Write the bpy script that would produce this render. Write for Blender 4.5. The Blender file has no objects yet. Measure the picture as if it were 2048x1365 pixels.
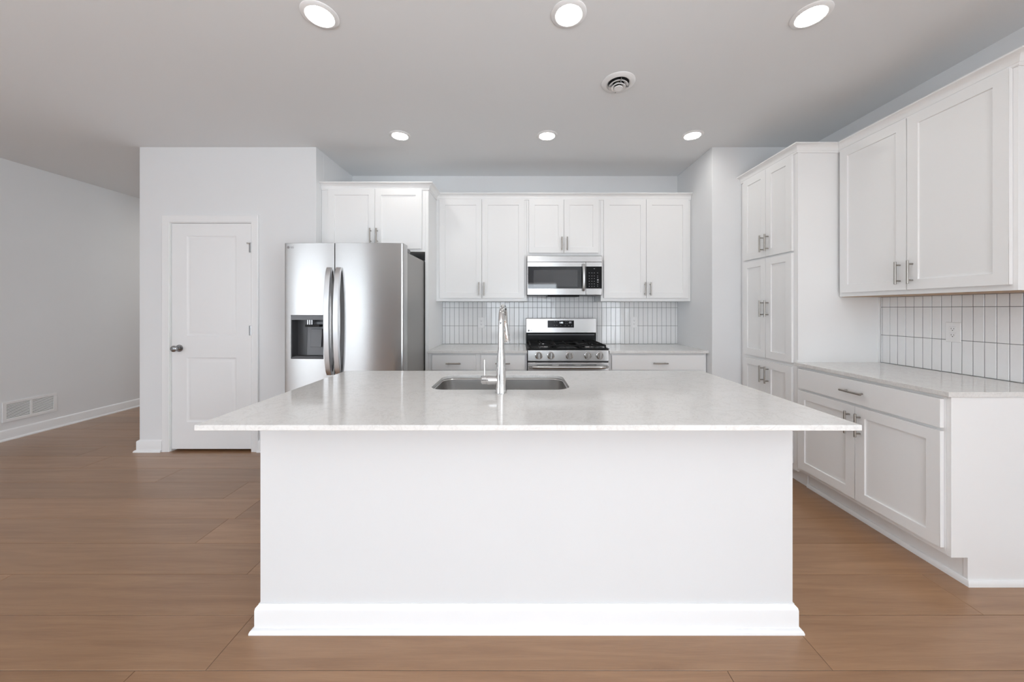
import bpy, bmesh, math, random
from mathutils import Vector, Matrix
random.seed(7)
S = bpy.context.scene
C = S.collection
PI = math.pi

# ------------------------------------------------------------------ camera
FPX, VX, VY, EYE = 700.0, 1037.0, 618.0, 1.305      # focal length and vanishing point of the photograph in its pixels
cam_d = bpy.data.cameras.new('camera')
cam = bpy.data.objects.new('camera', cam_d); C.objects.link(cam)
cam_d.sensor_width = 36.0
cam_d.lens = 36.0 * FPX / 2048.0
cam_d.shift_x = (1024.0 - VX) / 2048.0
cam_d.shift_y = -(682.5 - VY) / 2048.0
cam_d.clip_start = 0.05
cam.location = (0, 0, EYE)
cam.rotation_euler = (PI / 2, 0, 0)
S.camera = cam

# ------------------------------------------------------------------ exposure, sky, daylight and fill lights
S.view_settings.view_transform = 'Standard'
S.view_settings.look = 'None'
S.view_settings.gamma = 1.0
S.view_settings.use_curve_mapping = False
S.view_settings.exposure = 0.22
S.cycles.max_bounces = 10
S.cycles.diffuse_bounces = 6
S.cycles.glossy_bounces = 5
S.cycles.transparent_max_bounces = 8
S.cycles.sample_clamp_indirect = 6.0
S.cycles.caustics_reflective = False
S.cycles.caustics_refractive = False

W = bpy.data.worlds.new('sky'); S.world = W; W.use_nodes = True
bg = W.node_tree.nodes['Background']
bg.inputs[0].default_value = (0.83, 0.915, 1.0, 1)
bg.inputs[1].default_value = 3.3

# rear wall openings behind the camera: (x0, x1, z0, z1)
REAR_Y = -3.8
SLIDER = (-1.00, 1.22, 0.04, 2.11)
WIN_A = (-4.95, -3.46, 0.30, 2.11)
# unseen side window openings added for extra light (y0, y1, z0, z1)
FILL_WIN_R = (-3.40, -1.30, 0.30, 2.11)            # right wall, added to light the left wall
FILL_WIN_L = (-3.40, -1.30, 0.30, 2.11)            # left wall, added to light the right cabinets
def daylight(name, x0, x1, z0, z1, watts, col=(0.86, 0.93, 1.0)):
    l = bpy.data.lights.new(name, 'AREA'); l.shape = 'RECTANGLE'
    l.size = x1 - x0; l.size_y = z1 - z0; l.energy = watts; l.color = col
    o = bpy.data.objects.new(name, l); C.objects.link(o)
    o.location = ((x0 + x1) / 2, REAR_Y - 0.16, (z0 + z1) / 2)
    o.rotation_euler = (PI / 2, 0, 0)          # -Z of the lamp points to +Y, into the room
    return o
daylight('daylight_patio_door', *SLIDER, 40)
daylight('daylight_window', *WIN_A, 16)
for nm, wn, xx, rz, e in (('fill_right_window', FILL_WIN_R, 2.65 + 0.16, PI / 2, 115), ('fill_left_window', FILL_WIN_L, -5.075 - 0.16, -PI / 2, 22)):  # fill light through the two added side windows
    lw = daylight(nm, *wn, e)
    lw.location = (xx, (wn[0] + wn[1]) / 2, (wn[2] + wn[3]) / 2); lw.rotation_euler = (PI / 2, 0, rz)
# upward fill light added outside the patio door to brighten the ceiling
gb0 = daylight('fill_patio_upward', -2.4, 2.6, 0, 3.0, 270, (0.93, 0.965, 1.0))
gb0.location = (0.15, REAR_Y - 1.95, -0.12); gb0.rotation_euler = (PI, 0, 0)
for nm, xx, e in (('fill_right_upward', 2.65 + 1.7, 1050), ('fill_left_upward', -5.075 - 1.7, 620)):  # more upward fill lights, added outside the side windows
    gb1 = daylight(nm, -1.25, 1.25, 0, 2.6, e, (0.93, 0.965, 1.0))
    gb1.location = (xx, -2.35, -0.12); gb1.rotation_euler = (PI, 0, 0)
# unseen fill light added in the hall to brighten the left wall
hl = bpy.data.lights.new('hall_fill_light', 'AREA'); hl.shape = 'DISK'; hl.size = 0.13; hl.energy = 10; hl.color = (1.0, 0.965, 0.915)
ho = bpy.data.objects.new('hall_fill_light', hl); C.objects.link(ho); ho.location = (-4.2, 5.6, 2.78)
LAMP_EMISSION = 46.0

# ------------------------------------------------------------------ materials
MATS = {}
def mat(name, col, rough=0.5, metal=0.0, spec=0.5, coat=0.0, emit=None, estr=0.0, noise=None, bump=None, aniso=0.0):
    m = bpy.data.materials.new(name); m.use_nodes = True
    nt = m.node_tree; b = nt.nodes['Principled BSDF']
    b.inputs['Base Color'].default_value = (*col, 1)
    b.inputs['Roughness'].default_value = rough
    b.inputs['Metallic'].default_value = metal
    b.inputs['Specular IOR Level'].default_value = spec
    b.inputs['Coat Weight'].default_value = coat
    if emit:
        b.inputs['Emission Color'].default_value = (*emit, 1)
        b.inputs['Emission Strength'].default_value = estr
    tc = nt.nodes.new('ShaderNodeTexCoord')
    if noise:                                    # (scale, col2, detail)
        n = nt.nodes.new('ShaderNodeTexNoise'); n.inputs['Scale'].default_value = noise[0]; n.inputs['Detail'].default_value = 4
        mx = nt.nodes.new('ShaderNodeMix'); mx.data_type = 'RGBA'
        mx.inputs[6].default_value = (*col, 1); mx.inputs[7].default_value = (*noise[1], 1)
        nt.links.new(tc.outputs['Object'], n.inputs['Vector'])
        nt.links.new(n.outputs['Fac'], mx.inputs[0]); nt.links.new(mx.outputs[2], b.inputs['Base Color'])
    if bump:                                     # (scale vec, strength, distance)
        mp = nt.nodes.new('ShaderNodeMapping'); mp.inputs['Scale'].default_value = bump[0]
        n2 = nt.nodes.new('ShaderNodeTexNoise'); n2.inputs['Scale'].default_value = 1.0; n2.inputs['Detail'].default_value = 3
        bp = nt.nodes.new('ShaderNodeBump'); bp.inputs['Strength'].default_value = bump[1]; bp.inputs['Distance'].default_value = bump[2]
        nt.links.new(tc.outputs['Object'], mp.inputs['Vector']); nt.links.new(mp.outputs[0], n2.inputs['Vector'])
        nt.links.new(n2.outputs['Fac'], bp.inputs['Height']); nt.links.new(bp.outputs[0], b.inputs['Normal'])
    if aniso:
        b.inputs['Anisotropic'].default_value = aniso; b.inputs['Anisotropic Rotation'].default_value = 0.25
        tg = nt.nodes.new('ShaderNodeTangent'); tg.direction_type = 'RADIAL'; tg.axis = 'Z'
        nt.links.new(tg.outputs[0], b.inputs['Tangent'])
    MATS[name] = m
    return m

M_WALL = mat('wall_paint', (0.765, 0.775, 0.785), 0.75, spec=0.25, noise=(3.0, (0.785, 0.795, 0.805)), bump=((180, 180, 180), 0.05, 0.002))
M_ISLE = mat('island_paint', (0.70, 0.705, 0.71), 0.7, spec=0.25, noise=(3.0, (0.715, 0.72, 0.725)), bump=((180, 180, 180), 0.05, 0.002))
M_CEIL = mat('ceiling_paint', (0.785, 0.80, 0.81), 0.9, spec=0.1, bump=((220, 220, 220), 0.08, 0.002))
M_TRIM = mat('trim_paint', (0.84, 0.845, 0.85), 0.38, spec=0.4, noise=(5.0, (0.85, 0.855, 0.86)))
M_CAB = mat('cabinet_paint', (0.85, 0.852, 0.85), 0.34, spec=0.42, noise=(4.0, (0.86, 0.862, 0.86)))
M_CABIN = mat('cabinet_underside_maple', (0.42, 0.27, 0.16), 0.5, noise=(9.0, (0.48, 0.32, 0.2)))
M_NICK = mat('brushed_nickel', (0.40, 0.375, 0.345), 0.32, 1.0, bump=((60, 60, 900), 0.05, 0.0005))
M_STEEL = mat('brushed_stainless', (0.50, 0.495, 0.49), 0.25, 1.0, bump=((4, 4, 900), 0.06, 0.0004), aniso=0.9)
M_HANDLE = mat('satin_steel_handle', (0.58, 0.58, 0.585), 0.33, 1.0)
M_STEELS = mat('grey_painted_steel', (0.36, 0.35, 0.335), 0.42, 0.55, bump=((300, 300, 300), 0.05, 0.0005))
M_SINK = mat('sink_stainless', (0.62, 0.61, 0.60), 0.24, 1.0, bump=((6, 500, 500), 0.05, 0.0004))
M_CHROME = mat('polished_chrome', (0.72, 0.72, 0.72), 0.06, 1.0)
M_DKNICK = mat('satin_dark_nickel', (0.36, 0.36, 0.365), 0.25, 1.0)
M_BLACK = mat('black_enamel', (0.006, 0.006, 0.0065), 0.25, spec=0.16)
M_IRON = mat('cast_iron', (0.008, 0.008, 0.0085), 0.6, spec=0.15, noise=(60, (0.016, 0.016, 0.016)))
M_GLASSB = mat('black_glass', (0.012, 0.012, 0.014), 0.03, spec=0.9)
M_GLASSD = mat('dark_touch_panel', (0.010, 0.010, 0.011), 0.12, spec=0.15)
M_WINB = mat('microwave_window_mesh', (0.06, 0.06, 0.063), 0.03, spec=0.9)
M_DGREY = mat('charcoal_plastic', (0.055, 0.055, 0.058), 0.35)
M_MGREY = mat('grey_plastic', (0.11, 0.11, 0.115), 0.3)
M_LOGO = mat('logo_grey', (0.22, 0.21, 0.21), 0.4)
M_LEGEND = mat('legend_grey', (0.30, 0.30, 0.31), 0.5)
M_CLOCK = mat('clock_digits', (0.8, 0.85, 0.9), 0.5, emit=(0.85, 0.93, 1.0), estr=1.5)
M_LENS = mat('lamp_lens', (0.9, 0.9, 0.88), 0.5, emit=(1.0, 0.965, 0.915), estr=LAMP_EMISSION)
M_PLAST = mat('white_plastic', (0.83, 0.83, 0.83), 0.3)
M_DARK = mat('dark_recess', (0.015, 0.015, 0.015), 0.8)
M_GROUT = mat('grey_grout', (0.13, 0.13, 0.133), 0.9, noise=(80, (0.16, 0.16, 0.162)))

# handmade glossy white tile: slight waviness
M_TILE = mat('glazed_white_tile', (0.81, 0.815, 0.82), 0.07, spec=0.5, noise=(14, (0.85, 0.85, 0.85)), bump=((16, 16, 9), 0.10, 0.01))

def quartz():
    m = bpy.data.materials.new('white_quartz'); m.use_nodes = True
    nt = m.node_tree; N = nt.nodes; L = nt.links; b = N['Principled BSDF']
    tc = N.new('ShaderNodeTexCoord')
    n1 = N.new('ShaderNodeTexNoise'); n1.inputs['Scale'].default_value = 9; n1.inputs['Detail'].default_value = 8; n1.inputs['Roughness'].default_value = 0.65
    n1.inputs['Distortion'].default_value = 1.2
    r1 = N.new('ShaderNodeValToRGB')
    e = r1.color_ramp.elements
    e[0].position = 0.47; e[0].color = (0.735, 0.727, 0.71, 1)
    e[1].position = 0.53; e[1].color = (0.735, 0.727, 0.71, 1)
    k = r1.color_ramp.elements.new(0.50); k.color = (0.67, 0.658, 0.64, 1)
    n2 = N.new('ShaderNodeTexNoise'); n2.inputs['Scale'].default_value = 140; n2.inputs['Detail'].default_value = 2
    r2 = N.new('ShaderNodeValToRGB'); r2.color_ramp.elements[0].position = 0.32; r2.color_ramp.elements[0].color = (0.84, 0.83, 0.82, 1)
    r2.color_ramp.elements[1].position = 0.5; r2.color_ramp.elements[1].color = (1, 1, 1, 1)
    mx = N.new('ShaderNodeMix'); mx.data_type = 'RGBA'; mx.blend_type = 'MULTIPLY'; mx.inputs[0].default_value = 0.4
    L.new(tc.outputs['Object'], n1.inputs['Vector']); L.new(tc.outputs['Object'], n2.inputs['Vector'])
    L.new(n1.outputs['Fac'], r1.inputs[0]); L.new(n2.outputs['Fac'], r2.inputs[0])
    L.new(r1.outputs[0], mx.inputs[6]); L.new(r2.outputs[0], mx.inputs[7]); L.new(mx.outputs[2], b.inputs['Base Color'])
    b.inputs['Roughness'].default_value = 0.1; b.inputs['Specular IOR Level'].default_value = 0.5
    return m
M_QUARTZ = quartz()

def oak():
    m = bpy.data.materials.new('oak_planks'); m.use_nodes = True
    nt = m.node_tree; N = nt.nodes; L = nt.links; b = N['Principled BSDF']
    tc = N.new('ShaderNodeTexCoord'); at = N.new('ShaderNodeAttribute'); at.attribute_name = 'plank'
    sep = N.new('ShaderNodeSeparateColor'); L.new(at.outputs['Color'], sep.inputs[0])
    off = N.new('ShaderNodeVectorMath'); off.operation = 'MULTIPLY_ADD'
    off.inputs[1].default_value = (1, 1, 1)
    sc = N.new('ShaderNodeVectorMath'); sc.operation = 'SCALE'; sc.inputs['Scale'].default_value = 37.0
    L.new(at.outputs['Color'], sc.inputs[0]); L.new(tc.outputs['Object'], off.inputs[0]); L.new(sc.outputs[0], off.inputs[2])
    mp = N.new('ShaderNodeMapping'); mp.inputs['Scale'].default_value = (1.6, 26, 1); L.new(off.outputs[0], mp.inputs['Vector'])
    n = N.new('ShaderNodeTexNoise'); n.inputs['Scale'].default_value = 1.0; n.inputs['Detail'].default_value = 7; n.inputs['Roughness'].default_value = 0.6; n.inputs['Distortion'].default_value = 0.6
    L.new(mp.outputs[0], n.inputs['Vector'])
    mp2 = N.new('ShaderNodeMapping'); mp2.inputs['Scale'].default_value = (12, 320, 1); L.new(off.outputs[0], mp2.inputs['Vector'])
    n2 = N.new('ShaderNodeTexNoise'); n2.inputs['Scale'].default_value = 1.0; n2.inputs['Detail'].default_value = 3; L.new(mp2.outputs[0], n2.inputs['Vector'])
    rp = N.new('ShaderNodeValToRGB')
    e = rp.color_ramp.elements
    e[0].position = 0.30; e[0].color = (0.272, 0.142, 0.070, 1)
    e[1].position = 0.72; e[1].color = (0.37, 0.21, 0.111, 1)
    L.new(n.outputs['Fac'], rp.inputs[0])
    tone = N.new('ShaderNodeMapRange'); tone.inputs['To Min'].default_value = 0.91; tone.inputs['To Max'].default_value = 1.09
    L.new(sep.outputs[0], tone.inputs[0])
    fine = N.new('ShaderNodeMapRange'); fine.inputs['To Min'].default_value = 0.86; fine.inputs['To Max'].default_value = 1.12; L.new(n2.outputs['Fac'], fine.inputs[0])
    mu = N.new('ShaderNodeMath'); mu.operation = 'MULTIPLY'; L.new(tone.outputs[0], mu.inputs[0]); L.new(fine.outputs[0], mu.inputs[1])
    ml = N.new('ShaderNodeVectorMath'); ml.operation = 'SCALE'; L.new(rp.outputs[0], ml.inputs[0]); L.new(mu.outputs[0], ml.inputs['Scale'])
    L.new(ml.outputs[0], b.inputs['Base Color'])
    bp = N.new('ShaderNodeBump'); bp.inputs['Strength'].default_value = 0.12; bp.inputs['Distance'].default_value = 0.001
    L.new(n2.outputs['Fac'], bp.inputs['Height']); L.new(bp.outputs[0], b.inputs['Normal'])
    b.inputs['Roughness'].default_value = 0.32; b.inputs['Specular IOR Level'].default_value = 0.5
    b.inputs['Coat Weight'].default_value = 0.35; b.inputs['Coat Roughness'].default_value = 0.22
    return m
M_OAK = oak()

def pane():
    m = bpy.data.materials.new('window_glass'); m.use_nodes = True
    nt = m.node_tree; N = nt.nodes; L = nt.links
    N.remove(N['Principled BSDF']); out = N['Material Output']
    tr = N.new('ShaderNodeBsdfTransparent'); gl = N.new('ShaderNodeBsdfGlossy'); gl.inputs['Roughness'].default_value = 0.02
    lw_ = N.new('ShaderNodeLayerWeight'); lw_.inputs['Blend'].default_value = 0.5      # Schlick's curve from the facing angle, alike on both sides of the pane
    pw_ = N.new('ShaderNodeMath'); pw_.operation = 'POWER'; pw_.inputs[1].default_value = 5.0; L.new(lw_.outputs['Facing'], pw_.inputs[0])
    fr = N.new('ShaderNodeMath'); fr.operation = 'MULTIPLY_ADD'; fr.inputs[1].default_value = 0.96; fr.inputs[2].default_value = 0.04; L.new(pw_.outputs[0], fr.inputs[0])
    mx = N.new('ShaderNodeMixShader'); L.new(fr.outputs[0], mx.inputs[0]); L.new(tr.outputs[0], mx.inputs[1]); L.new(gl.outputs[0], mx.inputs[2])
    L.new(mx.outputs[0], out.inputs[0])
    return m
M_PANE = pane()

# ------------------------------------------------------------------ mesh helpers
class MB:
    def __init__(s): s.v = []; s.f = []; s.mi = []
    def add(s, vs, fs, mi=0):
        o = len(s.v); s.v += [tuple(p) for p in vs]
        for f in fs: s.f.append(tuple(i + o for i in f)); s.mi.append(mi)
        return s
    def box(s, x0, x1, y0, y1, z0, z1, mi=0):
        vs = [(x0,y0,z0),(x1,y0,z0),(x1,y1,z0),(x0,y1,z0),(x0,y0,z1),(x1,y0,z1),(x1,y1,z1),(x0,y1,z1)]
        return s.add(vs, [(0,3,2,1),(4,5,6,7),(0,1,5,4),(1,2,6,5),(2,3,7,6),(3,0,4,7)], mi)
    def prism(s, poly, axis, a, b, mi=0):
        """poly: 2D points; axis 'x','y','z' is the extrusion axis from a to b."""
        def P(p, t):
            return {'x': (t, p[0], p[1]), 'y': (p[0], t, p[1]), 'z': (p[0], p[1], t)}[axis]
        n = len(poly)
        vs = [P(p, a) for p in poly] + [P(p, b) for p in poly]
        fs = [tuple(range(n))[::-1], tuple(range(n, 2*n))] + [(i, (i+1) % n, n + (i+1) % n, n + i) for i in range(n)]
        return s.add(vs, fs, mi)
    def lathe(s, prof, seg=32, axis='z', c=(0,0,0), mi=0, cap=True):
        """prof: (r, h) list; axis gives the direction of h."""
        vs = []; fs = []; n = len(prof)
        for r, h in prof:
            for k in range(seg):
                t = 2*PI*k/seg; a, b = r*math.cos(t), r*math.sin(t)
                p = {'z': (a, b, h), 'y': (a, h, b), 'x': (h, a, b)}[axis]
                vs.append((p[0]+c[0], p[1]+c[1], p[2]+c[2]))
        for i in range(n-1):
            for k in range(seg):
                fs.append((i*seg+k, i*seg+(k+1) % seg, (i+1)*seg+(k+1) % seg, (i+1)*seg+k))
        if cap:
            fs.append(tuple(range(seg))[::-1]); fs.append(tuple((n-1)*seg+k for k in range(seg)))
        return s.add(vs, fs, mi)
    def cyl(s, p0, p1, r0, r1=None, seg=20, mi=0):
        return s.tube([p0, p1], [r0, r0 if r1 is None else r1], seg, mi)
    def tube(s, pts, rad, seg=20, mi=0):
        pts = [Vector(p) for p in pts]; n = len(pts)
        if not isinstance(rad, (list, tuple)): rad = [rad]*n
        tan = [(pts[min(i+1, n-1)] - pts[max(i-1, 0)]).normalized() for i in range(n)]
        u = tan[0].orthogonal().normalized(); vs = []; fs = []
        for i in range(n):
            if i:
                q = tan[i-1].rotation_difference(tan[i]); u = (q @ u).normalized()
            w = tan[i].cross(u)
            for k in range(seg):
                t = 2*PI*k/seg; vs.append(pts[i] + (u*math.cos(t) + w*math.sin(t))*rad[i])
        for i in range(n-1):
            for k in range(seg):
                fs.append((i*seg+k, i*seg+(k+1) % seg, (i+1)*seg+(k+1) % seg, (i+1)*seg+k))
        fs.append(tuple(range(seg))[::-1]); fs.append(tuple((n-1)*seg+k for k in range(seg)))
        return s.add(vs, fs, mi)
    def sweep(s, path, prof, m0=0, m1=0, mi=0):
        """profile (out, z) carried along a 2D path with mitred turns; out is to the right of travel.
        m0 / m1: +1 trims the end as for an inside corner."""
        n = len(path); k = len(prof); vs = []
        P = [Vector(p) for p in path]
        D = [(P[i+1]-P[i]).normalized() for i in range(n-1)]
        R = [Vector((d.y, -d.x)) for d in D]
        for i in range(n):
            for (o, z) in prof:
                if i == 0: q = P[0] + R[0]*o + D[0]*(o*m0)
                elif i == n-1: q = P[i] + R[-1]*o - D[-1]*(o*m1)
                else:
                    b = (R[i-1] + R[i]); b = b / (1 + R[i-1].dot(R[i])); q = P[i] + b*o
                vs.append((q.x, q.y, z))
        fs = []
        for i in range(n-1):
            for j in range(k):
                a = i*k + j; b = i*k + (j+1) % k
                fs.append((a, b, b+k, a+k))
        fs.append(tuple(range(k))); fs.append(tuple((n-1)*k + j for j in range(k))[::-1])
        return s.add(vs, fs, mi)
    def loops(s, rings, closed_top=True, mi=0):
        """rings of equal length joined by quads, last ring capped."""
        n = len(rings[0]); vs = [p for r in rings for p in r]; fs = []
        for i in range(len(rings)-1):
            for k in range(n):
                fs.append((i*n+k, i*n+(k+1) % n, (i+1)*n+(k+1) % n, (i+1)*n+k))
        if closed_top: fs.append(tuple((len(rings)-1)*n + k for k in range(n)))
        return s.add(vs, fs, mi)
    def build(s, name, m, parent=None, loc=(0,0,0), rz=0, bevel=0, seg=2, angle=32, solid_fix=True):
        me = bpy.data.meshes.new(name); me.from_pydata(s.v, [], s.f)
        ms = m if isinstance(m, (list, tuple)) else [m]
        for x in ms: me.materials.append(x)
        me.polygons.foreach_set('material_index', s.mi)
        if solid_fix:
            bm = bmesh.new(); bm.from_mesh(me); bmesh.ops.recalc_face_normals(bm, faces=bm.faces); bm.to_mesh(me); bm.free()
        me.polygons.foreach_set('use_smooth', [True]*len(me.polygons))
        me.set_sharp_from_angle(angle=math.radians(angle))
        o = bpy.data.objects.new(name, me); C.objects.link(o)
        o.location = loc; o.rotation_euler = (0, 0, rz)
        if parent: o.parent = parent
        if bevel:
            b = o.modifiers.new('edge', 'BEVEL'); b.width = bevel; b.segments = seg; b.limit_method = 'ANGLE'; b.angle_limit = math.radians(40)
            b.harden_normals = True
        return o

def rrect(cx, cy, w, h, r, z, n=8):
    out = []
    for (sx, sy, a0) in ((1,1,0), (-1,1,PI/2), (-1,-1,PI), (1,-1,1.5*PI)):
        for k in range(n+1):
            t = a0 + (PI/2)*k/n
            out.append((cx + sx*(w/2-r) + r*math.cos(t), cy + sy*(h/2-r) + r*math.sin(t), z))
    return out

def carve(o, cutter):
    md = o.modifiers.new('cut', 'BOOLEAN'); md.object = cutter; md.operation = 'DIFFERENCE'; md.solver = 'EXACT'
    dg = bpy.context.evaluated_depsgraph_get(); dg.update()
    me = bpy.data.meshes.new_from_object(o.evaluated_get(dg))
    o.modifiers.clear(); o.data = me
    bpy.data.objects.remove(cutter)
    me.polygons.foreach_set('use_smooth', [True]*len(me.polygons)); me.set_sharp_from_angle(angle=math.radians(32))

def add_bevel(o, w, seg=2):
    b = o.modifiers.new('edge', 'BEVEL'); b.width = w; b.segments = seg; b.limit_method = 'ANGLE'; b.angle_limit = math.radians(40); b.harden_normals = True

def thing(name, label, cat, loc=(0,0,0), rz=0, group=None):
    o = bpy.data.objects.new(name, None); C.objects.link(o); o.empty_display_size = 0.1
    o.location = loc; o.rotation_euler = (0, 0, rz); return tag(o, label, cat, group)
def tag(o, label, cat, group=None):
    o['label'] = label; o['category'] = cat
    if group: o['group'] = group
    return o
def struct(o, label=None):
    o['kind'] = 'structure'
    if label: o['label'] = label
    return o

def text_mesh(body, size, depth, m, name, parent, loc, rz=0, rx=PI/2):
    cu = bpy.data.curves.new(name, 'FONT'); cu.body = body; cu.size = size; cu.extrude = depth; cu.align_x = 'CENTER'; cu.align_y = 'CENTER'
    t = bpy.data.objects.new(name + '_tmp', cu); C.objects.link(t)
    dg = bpy.context.evaluated_depsgraph_get(); dg.update()
    me = bpy.data.meshes.new_from_object(t.evaluated_get(dg)); me.name = name
    bpy.data.objects.remove(t); bpy.data.curves.remove(cu)
    me.materials.clear(); me.materials.append(m)
    o = bpy.data.objects.new(name, me); C.objects.link(o); o.parent = parent
    o.location = loc; o.rotation_euler = (rx, 0, rz)
    return o

def panel_slab(w, h, t, panels, rings):
    """a slab in x 0..w, z 0..h, front at y=-t back at y=0, with recessed panels; rings: (inset, depth) list."""
    b = MB()
    y = -t
    xs0 = min(p[0] for p in panels); xs1 = max(p[1] for p in panels)
    def q(x0, x1, z0, z1): b.add([(x0,y,z0),(x1,y,z0),(x1,y,z1),(x0,y,z1)], [(0,1,2,3)])
    # one connected face ring per panel stack
    zs = sorted(panels, key=lambda p: p[2])
    q(0, xs0, 0, h); q(xs1, w, 0, h)
    zz = 0
    for p in zs:
        q(xs0, xs1, zz, p[2]); zz = p[3]
    q(xs0, xs1, zz, h)
    for (x0, x1, z0, z1) in zs:
        prev = None
        for (i, d) in rings:
            r = [(x0+i, y+d, z0+i), (x1-i, y+d, z0+i), (x1-i, y+d, z1-i), (x0+i, y+d, z1-i)]
            if prev:
                b.add(prev + r, [(0,1,5,4),(1,2,6,5),(2,3,7,6),(3,0,4,7)])
            prev = r
        b.add(prev, [(0,1,2,3)])
    # sides and back
    b.add([(0,y,0),(w,y,0),(w,0,0),(0,0,0),(0,y,h),(w,y,h),(w,0,h),(0,0,h)], [(0,3,2,1),(4,5,6,7),(1,2,6,5),(3,0,4,7),(2,3,7,6)])
    bm = bmesh.new(); me = bpy.data.meshes.new('tmp'); me.from_pydata(b.v, [], b.f); bm.from_mesh(me)
    bmesh.ops.remove_doubles(bm, verts=bm.verts, dist=1e-5); bmesh.ops.recalc_face_normals(bm, faces=bm.faces); bm.to_mesh(me); bm.free()
    r = MB(); r.v = [tuple(v.co) for v in me.vertices]; r.f = [tuple(p.vertices) for p in me.polygons]; r.mi = [0]*len(r.f)
    bpy.data.meshes.remove(me)
    return r

def bar_handle(parent, x, z, y, vertical, L=0.137):
    b = MB(); r = 0.0062; so = 0.031; c = L/2 - 0.0205
    if vertical:
        b.cyl((0,-so,-L/2), (0,-so,L/2), r)
        for s_ in (-1, 1): b.cyl((0,-so,s_*c), (0,0,s_*c), 0.0046)
    else:
        b.cyl((-L/2,-so,0), (L/2,-so,0), r)
        for s_ in (-1, 1): b.cyl((s_*c,-so,0), (s_*c,0,0), 0.0046)
    return b.build('handle', M_NICK, parent, (x, y, z), bevel=0.0008, seg=1)

T_DOOR = 0.02
def cab_front(root, kind, x0, x1, z0, z1, handle=None):
    """handle: (x, z, vertical) in cabinet coordinates"""
    w, h = x1-x0, z1-z0
    if kind == 'door':
        st = 0.057
        b = panel_slab(w, h, T_DOOR-0.001, [(st, w-st, st, h-st)], [(0, 0), (0.0015, 0.0085)])
    else:
        b = MB().box(0, w, -(T_DOOR-0.001), 0, 0, h)
    o = b.build(kind, M_CAB, root, (x0, -0.001, z0), bevel=0.0013)
    if handle:
        bar_handle(o, handle[0]-x0, handle[1]-z0, -(T_DOOR-0.001), handle[2])
    return o

CROWN = lambda zb, h, p=0.048: [(0.0006, zb), (0.006, zb), (0.009, zb+0.004), (0.009, zb+0.012), (0.013, zb+0.015), (0.016, zb+0.5*h), (0.022, zb+0.66*h), (0.033, zb+0.8*h), (p-0.004, zb+0.86*h), (p, zb+0.87*h), (p, zb+h), (0.0006, zb+h)]

def W_(px, py, Y):
    return ((px-VX)*Y/FPX, Y, EYE + (VY-py)*Y/FPX)

# ------------------------------------------------------------------ the room
H = 2.785
XL, XR = -5.075, 2.65
YB, YP, YH = 3.9, 3.2, 6.6            # back wall of the cooking bay, pantry front wall, far end of the hall
XP0, XP1 = -3.465, -1.85              # pantry block
XN = 1.77                             # nook wall right of the bay
t = 0.12
# floor of planks running left to right
fb = MB(); tones = []
def plank(x0, x1, y0, y1, tone):
    g = 0.0006; c = 0.0012
    vs = [(x0+g,y0+g,-c),(x1-g,y0+g,-c),(x1-g,y1-g,-c),(x0+g,y1-g,-c),(x0+g+c,y0+g+c,0),(x1-g-c,y0+g+c,0),(x1-g-c,y1-g-c,0),(x0+g+c,y1-g-c,0)]
    fb.add(vs, [(4,5,6,7),(0,1,5,4),(1,2,6,5),(2,3,7,6),(3,0,4,7)])
    tones.extend([tone]*5)
known = {0: 1.134, 1: -0.30, 2: -1.334, 3: -1.80, 5: -2.03, 6: -2.737}
pw = 0.2283
k0 = int(math.floor((REAR_Y-1.262)/pw)) ; k1 = int(math.ceil((YH-1.262)/pw))
for k in range(k0, k1):
    y0 = 1.262 + pw*k; y1 = y0 + pw
    j = known.get(k, random.uniform(-2, 0))
    cuts = [j]
    x = j
    while x > XL-0.2: x -= random.uniform(2.0, 2.35); cuts.append(x)
    x = j
    while x < XR+0.2: x += random.uniform(2.0, 2.35); cuts.append(x)
    cuts.sort()
    for a, b_ in zip(cuts[:-1], cuts[1:]):
        a_, bb = max(a, XL-0.05), min(b_, XR+0.05)
        if bb - a_ < 0.02: continue
        tone = (random.random(), random.random(), random.random(), 1)
        if k == 3 and abs(a - j) < 1e-6: tone = (0.98, tone[1], tone[2], 1)
        plank(a_, bb, y0, y1, tone)
n_pl = len(tones)
fb.add([(XL-0.05,REAR_Y-0.1,-0.0025),(XR+0.05,REAR_Y-0.1,-0.0025),(XR+0.05,YH+0.1,-0.0025),(XL-0.05,YH+0.1,-0.0025)], [(0,1,2,3)], 1)
tones.append((0.5,0.5,0.5,1))
fl = fb.build('floor', [M_OAK, M_DARK], solid_fix=False)
ca = fl.data.attributes.new('plank', 'FLOAT_COLOR', 'FACE')
for i, c_ in enumerate(tones): ca.data[i].color = c_
fl.data.polygons.foreach_set('use_smooth', [False]*len(fl.data.polygons))
struct(fl, 'warm oak plank floor running across the room')

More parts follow.
